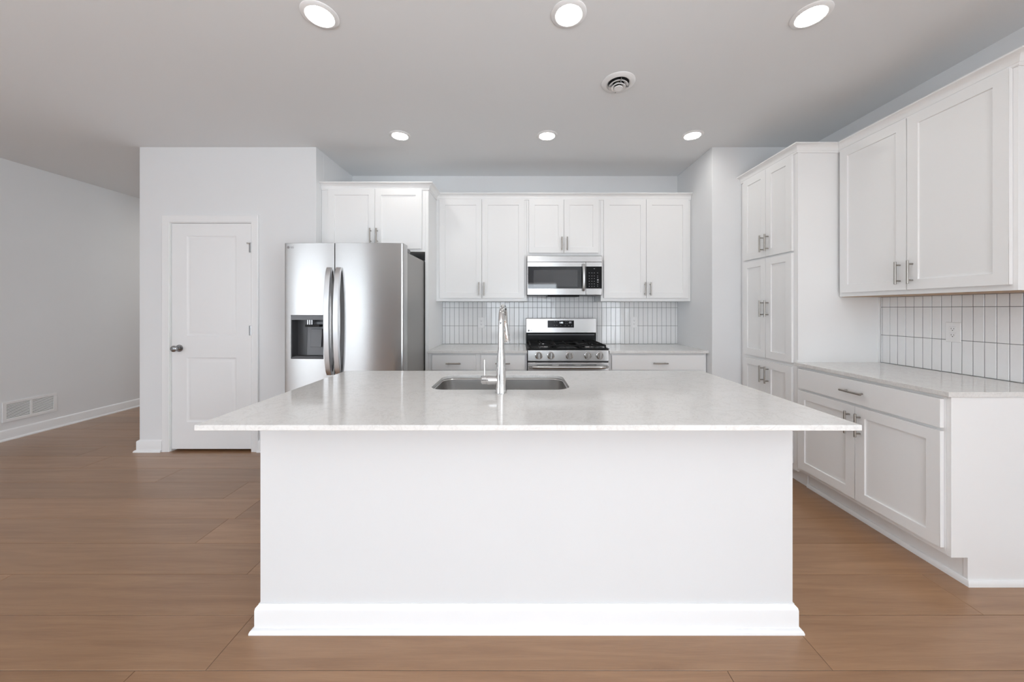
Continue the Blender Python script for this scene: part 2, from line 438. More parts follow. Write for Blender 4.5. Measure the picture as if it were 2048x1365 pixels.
struct(MB().box(XL-t, XR+t, REAR_Y-t, YH+t, H, H+0.1).build('ceiling', M_CEIL))
struct(MB().box(XN, XR+t, YP, YB+t, 0, H).build('wall_nook', M_WALL, bevel=0.003))
struct(MB().box(XP1-t, XN, YB, YB+t, 0, H).build('wall_back', M_WALL))
wr = MB().box(XR, XR+t, FILL_WIN_R[1], YP, 0, H).box(XR, XR+t, REAR_Y-t, FILL_WIN_R[0], 0, H)
wr.box(XR, XR+t, FILL_WIN_R[0], FILL_WIN_R[1], 0, FILL_WIN_R[2]).box(XR, XR+t, FILL_WIN_R[0], FILL_WIN_R[1], FILL_WIN_R[3], H)
struct(wr.build('wall_right', M_WALL))
wl = MB().box(XL-t, XL, FILL_WIN_L[1], YH+t, 0, H).box(XL-t, XL, REAR_Y-t, FILL_WIN_L[0], 0, H)
wl.box(XL-t, XL, FILL_WIN_L[0], FILL_WIN_L[1], 0, FILL_WIN_L[2]).box(XL-t, XL, FILL_WIN_L[0], FILL_WIN_L[1], FILL_WIN_L[3], H)
struct(wl.build('wall_left', M_WALL))
struct(MB().box(-12, 9, -16, YH+2, -0.30, -0.14).build('ground', mat('concrete_paving', (0.5, 0.5, 0.5), 0.9, noise=(2, (0.55, 0.55, 0.55)))))
struct(MB().box(XL, XP0+t, YH, YH+t, 0, H).build('wall_hall', M_WALL))
# pantry block: front wall with a doorway, hall side and bay side
DX0, DX1, DZ1 = -3.1726, -2.4457, 2.085
pwall = MB()
o0, o1, oz = DX0-0.022, DX1+0.022, DZ1+0.018
pf = [(XP0,0),(o0,0),(o0,oz),(o1,oz),(o1,0),(XP1,0),(XP1,H),(XP0,H)]
pwall.prism(pf, 'y', YP, YP+t)
pwall.box(XP0, XP0+t, YP+t, YH, 0, H)
pwall.box(XP1-t, XP1, YP+t, YB, 0, H)
pwall.box(XP1-t, XP1, YB+t+0.001, 5.1, 0, H).box(XP0+t, XP1-t, 5.0, 5.1, 0, H)
struct(pwall.build('wall_pantry', M_WALL, bevel=0.003))
# rear wall behind the camera with a sliding door and a window
def rear_wall():
    b = MB(); xs = [XL, WIN_A[0], WIN_A[1], SLIDER[0], SLIDER[1], XR]
    b.box(xs[0], xs[1], REAR_Y-t, REAR_Y, 0, H); b.box(xs[2], xs[3], REAR_Y-t, REAR_Y, 0, H); b.box(xs[4], xs[5], REAR_Y-t, REAR_Y, 0, H)
    b.box(xs[1], xs[2], REAR_Y-t, REAR_Y, WIN_A[3], H); b.box(xs[1], xs[2], REAR_Y-t, REAR_Y, 0, WIN_A[2])
    b.box(xs[3], xs[4], REAR_Y-t, REAR_Y, SLIDER[3], H); b.box(xs[3], xs[4], REAR_Y-t, REAR_Y, 0, SLIDER[2])
    return struct(b.build('wall_rear', mat('darkened_rear_wall', (0.20, 0.205, 0.21), 0.8, noise=(3, (0.22, 0.225, 0.23)))))  # unseen wall coloured dark so the steel fronts reflect shade there
rear_wall()
def glazed(name, op, parts):
    x0, x1, z0, z1 = op; fr = MB(); f = 0.045
    ya, yb = REAR_Y-0.09, REAR_Y-0.03
    fr.box(x0, x1, ya, yb, z0, z0+f); fr.box(x0, x1, ya, yb, z1-f, z1)
    n = parts
    for i in range(n+1):
        xc = x0 + (x1-x0)*i/n
        fr.box(max(x0, xc-f/2 if i else x0), min(x1, xc+f/2 if i < n else x1) if 0 < i < n else (x0+f if i == 0 else x1), ya, yb, z0+f, z1-f) if i < n else fr.box(x1-f, x1, ya, yb, z0+f, z1-f)
    o = struct(fr.build(name, M_TRIM))
    g = MB().box(x0+f/2, x1-f/2, REAR_Y-0.062, REAR_Y-0.058, z0+f/2, z1-f/2).build('glass_pane', M_PANE, o)
    return o
glazed('door_2', SLIDER, 2)
glazed('window_1', WIN_A, 2)
w2 = glazed('added_window_right', (FILL_WIN_R[0], FILL_WIN_R[1], FILL_WIN_R[2], FILL_WIN_R[3]), 2)  # added window frame around the right fill light
w2.rotation_euler = (0, 0, PI/2); w2.location = (XR + REAR_Y, 0, 0)
w3 = glazed('added_window_left', (FILL_WIN_L[0], FILL_WIN_L[1], FILL_WIN_L[2], FILL_WIN_L[3]), 2)  # added window frame around the left fill light
w3.rotation_euler = (0, 0, PI/2); w3.location = (XL + REAR_Y - 0.12, 0, 0)

# baseboards with shoe moulding: profile (out, z)
BB = [(0,0),(0.030,0),(0.030,0.006),(0.0275,0.013),(0.022,0.0175),(0.015,0.019),(0.015,0.092),(0.012,0.099),(0.004,0.104),(0,0.108)]
def base(name, path):
    return struct(MB().sweep(path, BB).build(name, M_TRIM))
base('baseboard_left', [(XL, YH), (XL, REAR_Y)][::-1])
base('baseboard_pantry', [(XP0, YH), (XP0, YP), (-3.249, YP)])
base('baseboard_pantry_right', [(-2.374, YP), (XP1, YP), (XP1, 3.26)])
base('baseboard_nook', [(XN, 3.28), (XN, YP), (2.05, YP)])
base('baseboard_right', [(XR, 1.60), (XR, REAR_Y)])

# pantry door, casing
cs = 0.070
def casing():
    b = MB()
    prof = lambda a, d: None
    yb, yf = YP-0.001, YP-0.017
    xL0, xL1 = DX0-0.009-cs+0.005, DX0-0.009
    xR0, xR1 = DX1+0.009, DX1+0.009+cs-0.005
    zt0, zt1 = DZ1+0.008, DZ1+0.008+cs
    # mitred casing with a stepped face
    P = [(0, 0.010), (0.006, 0.013), (0.012, 0.011), (0.050, 0.016), (0.060, 0.017), (cs-0.005, 0.014)]
    L = []
    path_in = [(xL1, 0.0), (xL1, zt0), (xR0, zt0), (xR0, 0.0)]
    rings = []
    for (o, d) in P:
        rings.append([(xL1-o, YP-d, 0), (xL1-o, YP-d, zt0+o), (xR0+o, YP-d, zt0+o), (xR0+o, YP-d, 0)])
    first = [(p[0], YP-0.0005, p[2]) for p in rings[0]]; last = [(p[0], YP-0.0005, p[2]) for p in rings[-1]]
    rings = [first] + rings + [last]
    vs = [p for r in rings for p in r]; fs = []
    for i in range(len(rings)-1):
        for k in range(3): fs.append((i*4+k, i*4+k+1, (i+1)*4+k+1, (i+1)*4+k))
    b.add(vs, fs)
    # jamb lining
    b.box(DX0-0.021, DX0-0.003, YP, YP+0.11, 0, DZ1+0.003); b.box(DX1+0.003, DX1+0.021, YP, YP+0.11, 0, DZ1+0.003); b.box(DX0-0.021, DX1+0.021, YP, YP+0.11, DZ1+0.003, DZ1+0.017)
    return struct(b.build('trim_1', M_TRIM))
casing()
dw, dh = DX1-DX0, DZ1-0.022
def px_rect(x0, x1, y0, y1):
    a = W_(x0, y1, YP); c = W_(x1, y0, YP); return (a[0]-DX0, c[0]-DX0, a[2]-0.022, c[2]-0.022)
slab = panel_slab(dw, dh, 0.035, [(0.137, dw-0.137, *px_rect(0, 1, 472, 672)[2:]), (0.137, dw-0.137, *px_rect(0, 1, 716, 845)[2:])],
                  [(0, 0), (0.006, 0.004), (0.014, 0.0065), (0.022, 0.0055), (0.034, 0.002), (0.045, 0.0012)])
door = struct(slab.build('door_1', M_TRIM, None, (DX0, YP+0.038, 0.022), bevel=0.001), 'white two panel pantry door')
kn = MB()
kn.lathe([(0.032, 0), (0.033, -0.004), (0.030, -0.010), (0.016, -0.013), (0.0125, -0.018), (0.012, -0.030), (0.018, -0.036), (0.0262, -0.044), (0.0285, -0.053), (0.027, -0.060), (0.021, -0.066), (0.010, -0.069), (0.0, -0.0695)], 36, 'y', cap=False)
kx, _, kz = W_(358.5, 697, YP)
kn.build('door_knob', M_DKNICK, door, (kx-DX0, -0.035, kz-0.022))
for hz in (495.5, 661.5, 828):
    z = W_(0, hz, YP)[2]
    hb = MB().cyl((0, 0, -0.045), (0, 0, 0.045), 0.0065); hb.box(-0.020, 0.0, 0.002, 0.0045, -0.0445, 0.0445)
    ob = hb.build('hinge', M_DKNICK, door, (dw+0.0015, -0.0415, z-0.022))
    if hz == 495.5:
        MB().cyl((0, 0, 0), (-0.018, -0.016, -0.004), 0.0045).lathe([(0.006, -0.006), (0.006, 0.006)], 16, 'z', (-0.019, -0.017, -0.004)).build('hinge_stop', M_NICK, ob, (0, 0, 0.040))

# ------------------------------------------------------------------ ceiling fittings
GL = 'recessed ceiling lights'
lamp_spots = [
    (-1.0, 1.762, 'round recessed ceiling light, left one of the row nearest the camera, lit'),
    (0.252, 1.755, 'round recessed ceiling light, middle one of the row nearest the camera, lit'),
    (1.4725, 1.762, 'round recessed ceiling light, right one of the row nearest the camera, lit'),
    (-1.011, 2.986, 'small lit ceiling light above the gap between the island and the refrigerator'),
    (0.243, 2.986, 'small lit ceiling light in front of the range, middle of the far row'),
    (1.481, 2.980, 'small lit ceiling light beside the corner of the right nook wall'),
]
def make_lamp(label):
    r = thing('ceiling_light', label, 'ceiling light', (0, 0, H), 0, GL)
    MB().lathe([(0.0640, -0.003), (0.0648, -0.0085), (0.0680, -0.0098), (0.0840, -0.0062), (0.0880, -0.0030), (0.0885, 0.0), (0.0640, 0.0)], 48, 'z', cap=False).build('trim_ring', M_PLAST, r, solid_fix=True)
    MB().lathe([(0.0639, -0.0055), (0.060, -0.0064), (0.050, -0.0070), (0.030, -0.0075), (0.0, -0.0077)], 48, 'z', cap=False).build('lens', M_LENS, r)
    return r
def copy_thing(src, label, loc):
    r = src.copy(); C.objects.link(r); r.location = loc; r['label'] = label
    for ch in src.children:
        c = ch.copy(); C.objects.link(c); c.parent = r
        for g in ch.children:
            d = g.copy(); C.objects.link(d); d.parent = c
    return r
lamp0 = make_lamp(lamp_spots[0][2]); lamp0.location = (lamp_spots[0][0], lamp_spots[0][1], H)
for (x, y, lb) in lamp_spots[1:]: copy_thing(lamp0, lb, (x, y, H))

vx, vy = 0.652, 2.286
v = thing('ceiling_vent', 'round white ceiling air diffuser with concentric rings between the lights', 'vent', (vx, vy, H))
MB().lathe([(0.068, 0.0), (0.068, -0.008), (0.076, -0.013), (0.100, -0.009), (0.107, -0.003), (0.107, 0.0)], 48, 'z', cap=False).build('outer_ring', M_PLAST, v)
MB().lathe([(0.040, -0.004), (0.058, -0.019), (0.0625, -0.024), (0.0605, -0.026), (0.050, -0.022), (0.036, -0.010)], 48, 'z', cap=False).build('cone_ring', M_PLAST, v)
MB().lathe([(0.024, -0.010), (0.040, -0.028), (0.046, -0.033), (0.043, -0.036), (0.030, -0.030), (0.018, -0.018)], 48, 'z', cap=False).build('cone_ring', M_PLAST, v)
MB().lathe([(0.0, -0.034), (0.024, -0.034), (0.028, -0.037), (0.026, -0.041), (0.0, -0.042)], 40, 'z', cap=False).build('center_disc', M_PLAST, v)
MB().lathe([(0.0, -0.0015), (0.068, -0.0015), (0.068, 0.0)], 40, 'z', cap=False).build('duct_opening', M_DARK, v)
MB().box(-0.066, 0.066, -0.003, 0.003, -0.030, -0.002).box(-0.003, 0.003, -0.066, 0.066, -0.030, -0.002).build('spider_bracket', M_DKNICK, v)

# ------------------------------------------------------------------ return air grille on the left wall
ga, gb = 3.437, 3.844; gz0, gz1 = 0.181, 0.381
g = thing('wall_vent', 'white louvred return air grille low on the left wall above the baseboard', 'vent', (XL, (ga+gb)/2, gz0), PI/2)
gw = gb-ga; gh = gz1-gz0
fr = MB()
bw = 0.027
fr.box(-gw/2, gw/2, -0.009, -0.0005, 0, bw); fr.box(-gw/2, gw/2, -0.009, -0.0005, gh-bw, gh)
fr.box(-gw/2, -gw/2+bw, -0.009, -0.0005, bw, gh-bw); fr.box(gw/2-bw, gw/2, -0.009, -0.0005, bw, gh-bw); fr.box(-0.008, 0.008, -0.009, -0.0005, bw, gh-bw)
fr.build('frame', M_PLAST, g, bevel=0.0015)
MB().box(-gw/2+0.01, gw/2-0.01, -0.0012, -0.0004, 0.01, gh-0.01).build('backing', M_DARK, g)
nl = 12
for k in range(nl):
    z = bw + (gh-2*bw)*(k+0.5)/nl
    lv = MB()
    for (a, c) in ((-gw/2+bw, -0.008), (0.008, gw/2-bw)):
        lv.prism([(-0.0078, z-0.0042), (-0.0072, z-0.0052), (-0.0020, z+0.0012), (-0.0026, z+0.0022)], 'x', a, c)
    lv.build('louver', M_PLAST, g)

# ------------------------------------------------------------------ cabinets on the back wall
ZT = 2.44
FY = 3.597                                     # face frame of the wall cabinets
GW = 'white shaker cabinets along the back wall'
def wall_cab(label, x0, x1, z0, doors, zd0, zd1, hz, crown_args=None, name='upper_cabinet'):
    r = thing(name, label, 'cabinet', (x0, FY, z0), 0, GW)
    w = x1-x0; h = ZT-z0
    b = MB().box(0.0005, w-0.0005, 0, YB-FY-0.012, 0, h)
    b.build('body', M_CAB, r, bevel=0.001)
    for (a, c, hx) in doors:
        cab_front(r, 'door', a-x0, c-x0, zd0-z0, zd1-z0, (hx-x0, hz-z0, True))
    kw = crown_args or {}
    MB().sweep([(0.0012 if kw else 0, 0), (w, 0)], CROWN(ZT-z0-0.020, 0.064), **kw).build('crown', M_CAB, r)
    return r
sd = 700/3.577
def dx(px): return (px-VX)/sd
wall_cab('tall white double door wall cabinet between the refrigerator panel and the microwave', -0.846, 0.085, 1.383,
         [(dx(878.8), dx(963.45), dx(958)), (dx(963.95), dx(1048.4), dx(968.6))], 1.414, 2.425, 1.506, dict(m0=1))
wall_cab('short white double door wall cabinet directly above the microwave', 0.085, 0.846, 1.842,
         [(dx(1058), dx(1127.65), dx(1123.3)), (dx(1128.15), dx(1197.4), dx(1134))], 1.877, 2.425, 1.968)
wall_cab('tall white double door wall cabinet right of the microwave', 0.846, 1.768, 1.383,
         [(dx(1207.8), dx(1292.45), dx(1289)), (dx(1292.95), dx(1377), dx(1300))], 1.414, 2.425, 1.507)

# cabinet over the refrigerator with its tall side panel
fy = 3.29
r = thing('fridge_cabinet', 'deep white cabinet above the refrigerator with a full height side panel', 'cabinet', (XP1+0.002, fy, 0), 0, GW)
fx0 = XP1+0.002; fw = -0.878-fx0
MB().box(0, fw, 0, YB-fy-0.003, 1.841, ZT).build('body', M_CAB, r, bevel=0.001)
MB().box(fw+0.0005, fw+0.032, 0, YB-fy-0.003, 0.0, ZT).build('side_panel', M_CAB, r, bevel=0.001)
s3 = 700/3.27
def d3(px): return (px-VX)/s3 - fx0
cab_front(r, 'door', d3(656), d3(749.35), 1.866, 2.427, (d3(742), 1.985, True))
cab_front(r, 'door', d3(749.9), d3(843.3), 1.866, 2.427, (d3(755), 1.985, True))
MB().sweep([(0, 0), (fw+0.032, 0), (fw+0.032, FY-fy-0.0012)], CROWN(ZT-0.020, 0.064), m1=1).build('crown', M_CAB, r)

# base cabinets either side of the range
def base_cab(label, x0, x1, fronts):
    r = thing('base_cabinet', label, 'cabinet', (x0, fy, 0), 0, 'white base cabinets along the back wall')
    w = x1-x0
    MB().box(0, w, 0, YB-fy-0.003, 0.114, 0.889).build('body', M_CAB, r, bevel=0.001)
    MB().box(0, w, 0.075, YB-fy-0.003, 0.0, 0.1135).build('toe_kick', M_CAB, r)
    for f in fronts: cab_front(r, *f)
    return r
RX0, RX1 = 0.083, 0.842
def b3(px, x0): return (px-VX)/s3 - x0
x0 = -0.845
a, b_, c, d = b3(864, x0), b3(951, x0), b3(962, x0), b3(1049.3, x0)
base_cab('white base cabinet with two drawers side by side, left of the range', x0, RX0-0.004,
         [('drawer', a, b_, 0.7345, 0.8735, ((a+b_)/2, 0.797, False)), ('drawer', c, d, 0.7345, 0.8735, ((c+d)/2, 0.797, False)),
          ('door', a, b_, 0.159, 0.7187, (b_-0.03, 0.615, True)), ('door', c, d, 0.159, 0.7187, (c+0.03, 0.615, True))])
x0 = RX1+0.004
a, d = b3(1224, x0), b3(1408, x0)
base_cab('white base cabinet with one wide drawer, right of the range', x0, 1.764,
         [('drawer', a, d, 0.7345, 0.8735, (b3(1319.5, x0), 0.797, False)),
          ('door', a, (a+d)/2-0.0015, 0.159, 0.7187, ((a+d)/2-0.035, 0.615, True)), ('door', (a+d)/2+0.0015, d, 0.159, 0.7187, ((a+d)/2+0.035, 0.615, True))])
CT0, CT1 = 0.890, 0.914
tag(MB().box(-0.845, RX0-0.003, 3.25, YB-0.0095, CT0, CT1).build('countertop', M_QUARTZ, bevel=0.002), 'pale quartz countertop between the refrigerator panel and the range', 'countertop')
tag(MB().box(RX1+0.003, XN-0.002, 3.25, YB-0.0095, CT0, CT1).build('countertop', M_QUARTZ, bevel=0.002), 'pale quartz countertop right of the range below the wall cabinet', 'countertop')

# tiled backsplashes: every tile a slightly tilted slab on one grout bed
def tiles(root, u0, u1, z0, z1, first, pitch, rows, front):
    """front(u, d, z): maps along-wall coordinate, distance from wall and height to the parent's space"""
    tb = MB(); g = 0.0014
    cuts = [u0]; u = first
    while u < u1-0.004:
        if u > u0+0.004: cuts.append(u)
        u += pitch
    cuts.append(u1)
    zc = [z0] + [z for z in rows if z0+0.004 < z < z1-0.004] + [z1]
    for a, b in zip(cuts[:-1], cuts[1:]):
        for p, q in zip(zc[:-1], zc[1:]):
            tx, tz = random.uniform(-0.0003, 0.0003), random.uniform(-0.0004, 0.0004)
            D = 0.0082; c = 0.0011
            def dd(u, z): return D + tx*((u-a)/(b-a)-0.5)*2 + tz*((z-p)/(q-p)-0.5)*2
            A0, B0, P0, Q0 = a+g, b-g, p+g, q-g
            A1, B1, P1, Q1 = A0+c, B0-c, P0+c, Q0-c
            vs = [front(A0,.004,P0), front(B0,.004,P0), front(B0,.004,Q0), front(A0,.004,Q0),
                  front(A0,D-.0013,P0), front(B0,D-.0013,P0), front(B0,D-.0013,Q0), front(A0,D-.0013,Q0),
                  front(A1,dd(A1,P1),P1), front(B1,dd(B1,P1),P1), front(B1,dd(B1,Q1),Q1), front(A1,dd(A1,Q1),Q1)]
            tb.add(vs, [(0,1,5,4),(1,2,6,5),(2,3,7,6),(3,0,4,7),(4,5,9,8),(5,6,10,9),(6,7,11,10),(7,4,8,11),(8,9,10,11)])
    tb.build('tiles', M_TILE, root, angle=12)
    gb_ = MB(); e = 0.0005
    p0, p1 = front(u0, 0.0006, z0+e), front(u1, 0.0062, z1-e)
    gb_.box(min(p0[0],p1[0]), max(p0[0],p1[0]), min(p0[1],p1[1]), max(p0[1],p1[1]), z0+e, z1-e)
    gb_.build('grout', M_GROUT, root)
rows = [CT1+0.2015, CT1+0.403, CT1+0.6045]
br = thing('tile_backsplash', 'glossy white vertical stacked tile backsplash behind the range', 'backsplash', (0, YB, 0))
tiles(br, -0.845, XN-0.001, CT1+0.001, 1.382, -0.8145, 0.0512, rows, lambda u, d, z: (u, -d, z))
br2 = thing('tile_backsplash', 'glossy white tile patch rising to the underside of the microwave', 'backsplash', (0, YB, 0))
tiles(br2, 0.087, 0.844, 1.3835, 1.470, -0.8145+0.0512*17, 0.0512, [], lambda u, d, z: (u, -d, z))
rr = thing('tile_backsplash', 'glossy white vertical tile backsplash on the right wall under the wall cabinet', 'backsplash', (XR, 0, 0))
tiles(rr, -2.5525, -1.64, CT1+0.001, 1.389, -2.5415, 0.0506, rows, lambda u, d, z: (-d, -u, z))

# wall outlets
def outlet(label, loc, rz):
    o = thing('wall_outlet', label, 'outlet', loc, rz, 'duplex wall outlets on the tiles')
    MB().box(-0.037, 0.037, -0.0055, 0, -0.060, 0.060).build('cover_plate', M_PLAST, o, bevel=0.0025)
    for zc in (-0.019, 0.019):
        so = MB().box(-0.0165, 0.0165, -0.0075, -0.0056, zc-0.0145, zc+0.0145).build('socket', M_PLAST, o, bevel=0.001)
        sl = MB().box(-0.0072, -0.0052, -0.0079, -0.0076, zc-0.001, zc+0.0065).box(0.0052, 0.0072, -0.0079, -0.0076, zc-0.001, zc+0.0055)
        sl.cyl((0, -0.0079, zc-0.008), (0, -0.0076, zc-0.008), 0.0026, seg=12)
        sl.build('slots', M_DARK, so)
    return o
outlet('white duplex outlet on the tiles left of the faucet and range', (-0.413, YB-0.0088, 1.151), 0)
outlet('white duplex outlet on the tiles right of the range', (1.283, YB-0.0088, 1.156), 0)
outlet('white duplex outlet on the right wall tiles above the side counter', (XR-0.0088, 2.124, 1.163), -PI/2)

# ------------------------------------------------------------------ cabinets on the right wall (local x runs towards the camera)
RXF = 2.04
pn, pf_ = 2.56, 3.198
r = thing('pantry_cabinet', 'tall white pantry cabinet with three tiers of double doors in the right corner', 'cabinet', (RXF, pf_, 0), -PI/2)
pwid = pf_-pn; ztp = 2.462
MB().box(0, pwid, 0, XR-RXF-0.003, 0.114, ztp).build('body', M_CAB, r, bevel=0.001)
MB().box(0, pwid-0.0, 0.075, XR-RXF-0.003, 0, 0.1135).build('toe_kick', M_CAB, r)
MB().box(pwid, pwid+0.006, 0.0, 0.022, 0.93, 2.45).box(pwid, pwid+0.006, XR-RXF-0.024, XR-RXF-0.003, 0.916, 1.388).build('scribe_strip', M_CAB, r)
def ly(Y): return pf_-Y
dn, dm, df = 2.592, 2.862, 3.150
for (z0, z1, hz) in ((1.734, 2.447, 1.842), (0.904, 1.719, 1.306), (0.159, 0.876, 0.768)):
    cab_front(r, 'door', ly(df), ly(dm)-0.0012, z0, z1, (ly(2.892), hz, True))
    cab_front(r, 'door', ly(dm)+0.0012, ly(dn), z0, z1, (ly(2.830), hz, True))
UXF = 2.342
CR = CROWN(ztp-0.018, 0.060)
MB().sweep([(0, 0), (pwid, 0), (pwid, UXF-RXF)], CR, m1=1).build('crown', M_CAB, r)

un = 1.640
r = thing('upper_cabinet', 'large white double door wall cabinet over the right counter', 'cabinet', (UXF, pn-0.007, 1.391), -PI/2)
uw = pn-0.007-un
def lu(Y): return pn-0.007-Y
MB().box(0, uw, 0, XR-UXF-0.003, 0.0015, ztp-1.391).build('body', M_CAB, r, bevel=0.001)
MB().box(0.0, uw, 0.018, XR-UXF-0.003, -0.0015, 0.0013).build('bottom_panel', M_CABIN, r)
cab_front(r, 'door', lu(2.530), lu(2.0965), 1.42-1.391, 2.447-1.391, (lu(2.130), 1.522-1.391, True))
cab_front(r, 'door', lu(2.0935), lu(1.657), 1.42-1.391, 2.447-1.391, (lu(2.062), 1.522-1.391, True))
MB().sweep([(-0.0062, 0), (uw, 0), (uw, XR-UXF-0.003)], CROWN(ztp-1.391-0.018, 0.060), m0=1).build('crown', M_CAB, r)

bn = 1.650
r = thing('base_cabinet', 'white base cabinet with one wide drawer over two doors on the right wall', 'cabinet', (RXF, pn-0.001, 0), -PI/2)
bwid = pn-0.001-bn
def lb(Y): return pn-0.001-Y
MB().box(0, bwid-0.018, 0, XR-RXF-0.003, 0.130, 0.889).build('body', M_CAB, r, bevel=0.001)
MB().box(0, bwid-0.018, 0.080, XR-RXF-0.003, 0, 0.1295).build('toe_kick', M_CAB, r)
tk = 0.078
MB().prism([(0, 0.130), (tk, 0.130), (tk, 0), (XR-RXF-0.003, 0), (XR-RXF-0.003, 0.889), (0, 0.889)], 'x', bwid-0.0175, bwid).build('end_panel', M_CAB, r, bevel=0.001)
SH = [(0.0, 0), (0.012, 0), (0.012, 0.008), (0.010, 0.014), (0.006, 0.018), (0.0, 0.019)]
SH2 = [(0.0005, 0), (0.013, 0), (0.013, 0.012), (0.011, 0.020), (0.007, 0.0265), (0.0005, 0.028)]
MB().sweep([(0.0, 0.080-0.001), (bwid, 0.080-0.001), (bwid, XR-RXF-0.004)], SH2).build('shoe_molding', M_CAB, r)
cab_front(r, 'drawer', lb(2.532), lb(1.677), 0.7345, 0.8735, (lb(2.104), 0.804, False))
cab_front(r, 'door', lb(2.532), lb(2.1045), 0.159, 0.7187, (lb(2.136), 0.614, True))
cab_front(r, 'door', lb(2.1015), lb(1.677), 0.159, 0.7187, (lb(2.070), 0.614, True))
tag(MB().box(2.017, XR-0.0095, 1.640, pn-0.001, CT0, CT1).build('countertop', M_QUARTZ, bevel=0.002), 'pale quartz countertop along the right wall beside the pantry cabinet', 'countertop')

# ------------------------------------------------------------------ island
IX0, IX1, IY0, IY1 = -1.050, 1.115, 1.424, 2.165
isl = thing('kitchen_island', 'large white kitchen island base with tall baseboard in the middle of the room', 'island', ((IX0+IX1)/2, IY0, 0))
cx = (IX0+IX1)/2
ib = MB()
iw = (IX1-IX0)/2; idp = IY1-IY0
# hollow top so that the sink bowl can hang inside
ib.box(-iw, iw, 0, 0.10, 0, 0.893); ib.box(-iw, -iw+0.02, 0.10, idp, 0, 0.893); ib.box(iw-0.02, iw, 0.10, idp, 0, 0.893)
ib.box(-iw+0.02, iw-0.02, idp-0.02, idp, 0.11, 0.893); ib.box(-iw+0.02, iw-0.02, 0.10, idp-0.02, 0.10, 0.12)
ib.build('body', M_ISLE, isl)
IB = [(0.0005,0),(0.028,0),(0.028,0.006),(0.0255,0.0125),(0.021,0.017),(0.0145,0.019),(0.0145,0.086),(0.0125,0.096),(0.008,0.101),(0.0045,0.1045),(0.004,0.108),(0.0005,0.108)]
MB().sweep([(-iw, idp), (-iw, 0), (iw, 0), (iw, idp)], IB).build('baseboard', M_TRIM, isl)
# cabinet fronts on the working side, facing the range
for k in range(4):
    w4 = (2*iw-0.06)/4
    xa = -iw+0.03+k*w4
    o = cab_front(isl, 'door', 0, w4-0.004, 0.0, 0.72)
    o.location = (xa+w4-0.002, idp+0.001, 0.13); o.rotation_euler = (0, 0, PI)
ct = MB().box(-1.090, 1.1545, 1.175, 2.207, 0.8945, CT1).build('countertop', M_QUARTZ)
SXC, SYC, SW_, SD_ = -0.0905, 1.880, 0.690, 0.374
cut = MB().loops([rrect(SXC, SYC, SW_, SD_, 0.075, 0.85), rrect(SXC, SYC, SW_, SD_, 0.075, 0.95)])
cut.f.append(tuple(range(36))[::-1]); cut.mi.append(0)
cutter = cut.build('cutter', M_QUARTZ)
carve(ct, cutter); add_bevel(ct, 0.0025)
tag(ct, 'large pale quartz island countertop with a sink cutout', 'countertop')

sk = thing('kitchen_sink', 'undermount stainless steel sink bowl set in the island countertop', 'sink', (SXC, SYC, 0.894))
n = 8
rings = [rrect(0, 0, SW_+0.05, SD_+0.05, 0.095, -0.0008, n), rrect(0, 0, SW_+0.004, SD_+0.004, 0.076, -0.0008, n), rrect(0, 0, SW_-0.004, SD_-0.004, 0.074, -0.006, n),
         rrect(0, 0, SW_-0.012, SD_-0.012, 0.072, -0.185, n), rrect(0, 0, SW_-0.022, SD_-0.022, 0.068, -0.203, n), rrect(0, 0, SW_-0.05, SD_-0.05, 0.055, -0.212, n), rrect(0, 0, 0.10, 0.10, 0.049, -0.217, n)]
MB().loops(rings).build('bowl', M_SINK, sk, solid_fix=False)
MB().lathe([(0.046, -0.2168), (0.044, -0.2145), (0.038, -0.2150), (0.034, -0.2165), (0.0, -0.2165)], 32, 'z', cap=False).build('drain', M_CHROME, sk)

fc = thing('kitchen_faucet', 'tall chrome gooseneck pull-down faucet with side lever, seen from behind', 'faucet', (-0.0815, 1.632, CT1), math.radians(-4))
MB().lathe([(0.0, 0.0), (0.0285, 0.0), (0.0285, 0.006), (0.0272, 0.012), (0.0255, 0.035), (0.0235, 0.075), (0.0222, 0.11), (0.0195, 0.16), (0.0168, 0.196), (0.0155, 0.205), (0.0, 0.205)], 48, 'z', cap=False).build('body', M_CHROME, fc)
path = [(0, 0, 0.200), (0, 0, 0.25), (0, 0, 0.300)]
R_ = 0.088
for k in range(1, 25):
    a = PI*k/24; path.append((0, R_-R_*math.cos(a), 0.312+R_*math.sin(a)))
path.append((0.001, 2*R_+0.001, 0.302))
MB().tube(path, [0.0147]*2+[0.0135]*(len(path)-2), 28).build('spout', M_CHROME, fc)
MB().tube([(0.001, 2*R_+0.001, 0.306), (0.003, 2*R_+0.003, 0.285), (0.007, 2*R_+0.006, 0.235), (0.0095, 2*R_+0.008, 0.222)], [0.0142, 0.0150, 0.0185, 0.0170], 28).build('spray_head', M_CHROME, fc)
hb = MB()
hz = 0.058
hb.tube([(-0.008, 0, hz), (-0.030, 0, hz), (-0.055, 0, hz+0.0005), (-0.062, 0, hz+0.001), (-0.0625, 0, hz+0.001), (-0.066, 0, hz+0.001), (-0.0665, 0, hz+0.001), (-0.088, 0, hz+0.001), (-0.092, 0, hz+0.001)],
        [0.0165, 0.0195, 0.0215, 0.0215, 0.0195, 0.0195, 0.0208, 0.0208, 0.0175], 32)
hd = hb.build('valve_barrel', M_CHROME, fc)
MB().tube([(-0.077, 0, hz+0.010), (-0.0775, 0.0, hz+0.05), (-0.0785, 0.0, hz+0.094), (-0.0785, 0, hz+0.096)], [0.0042, 0.0038, 0.0036, 0.002], 16).build('lever', M_CHROME, fc)

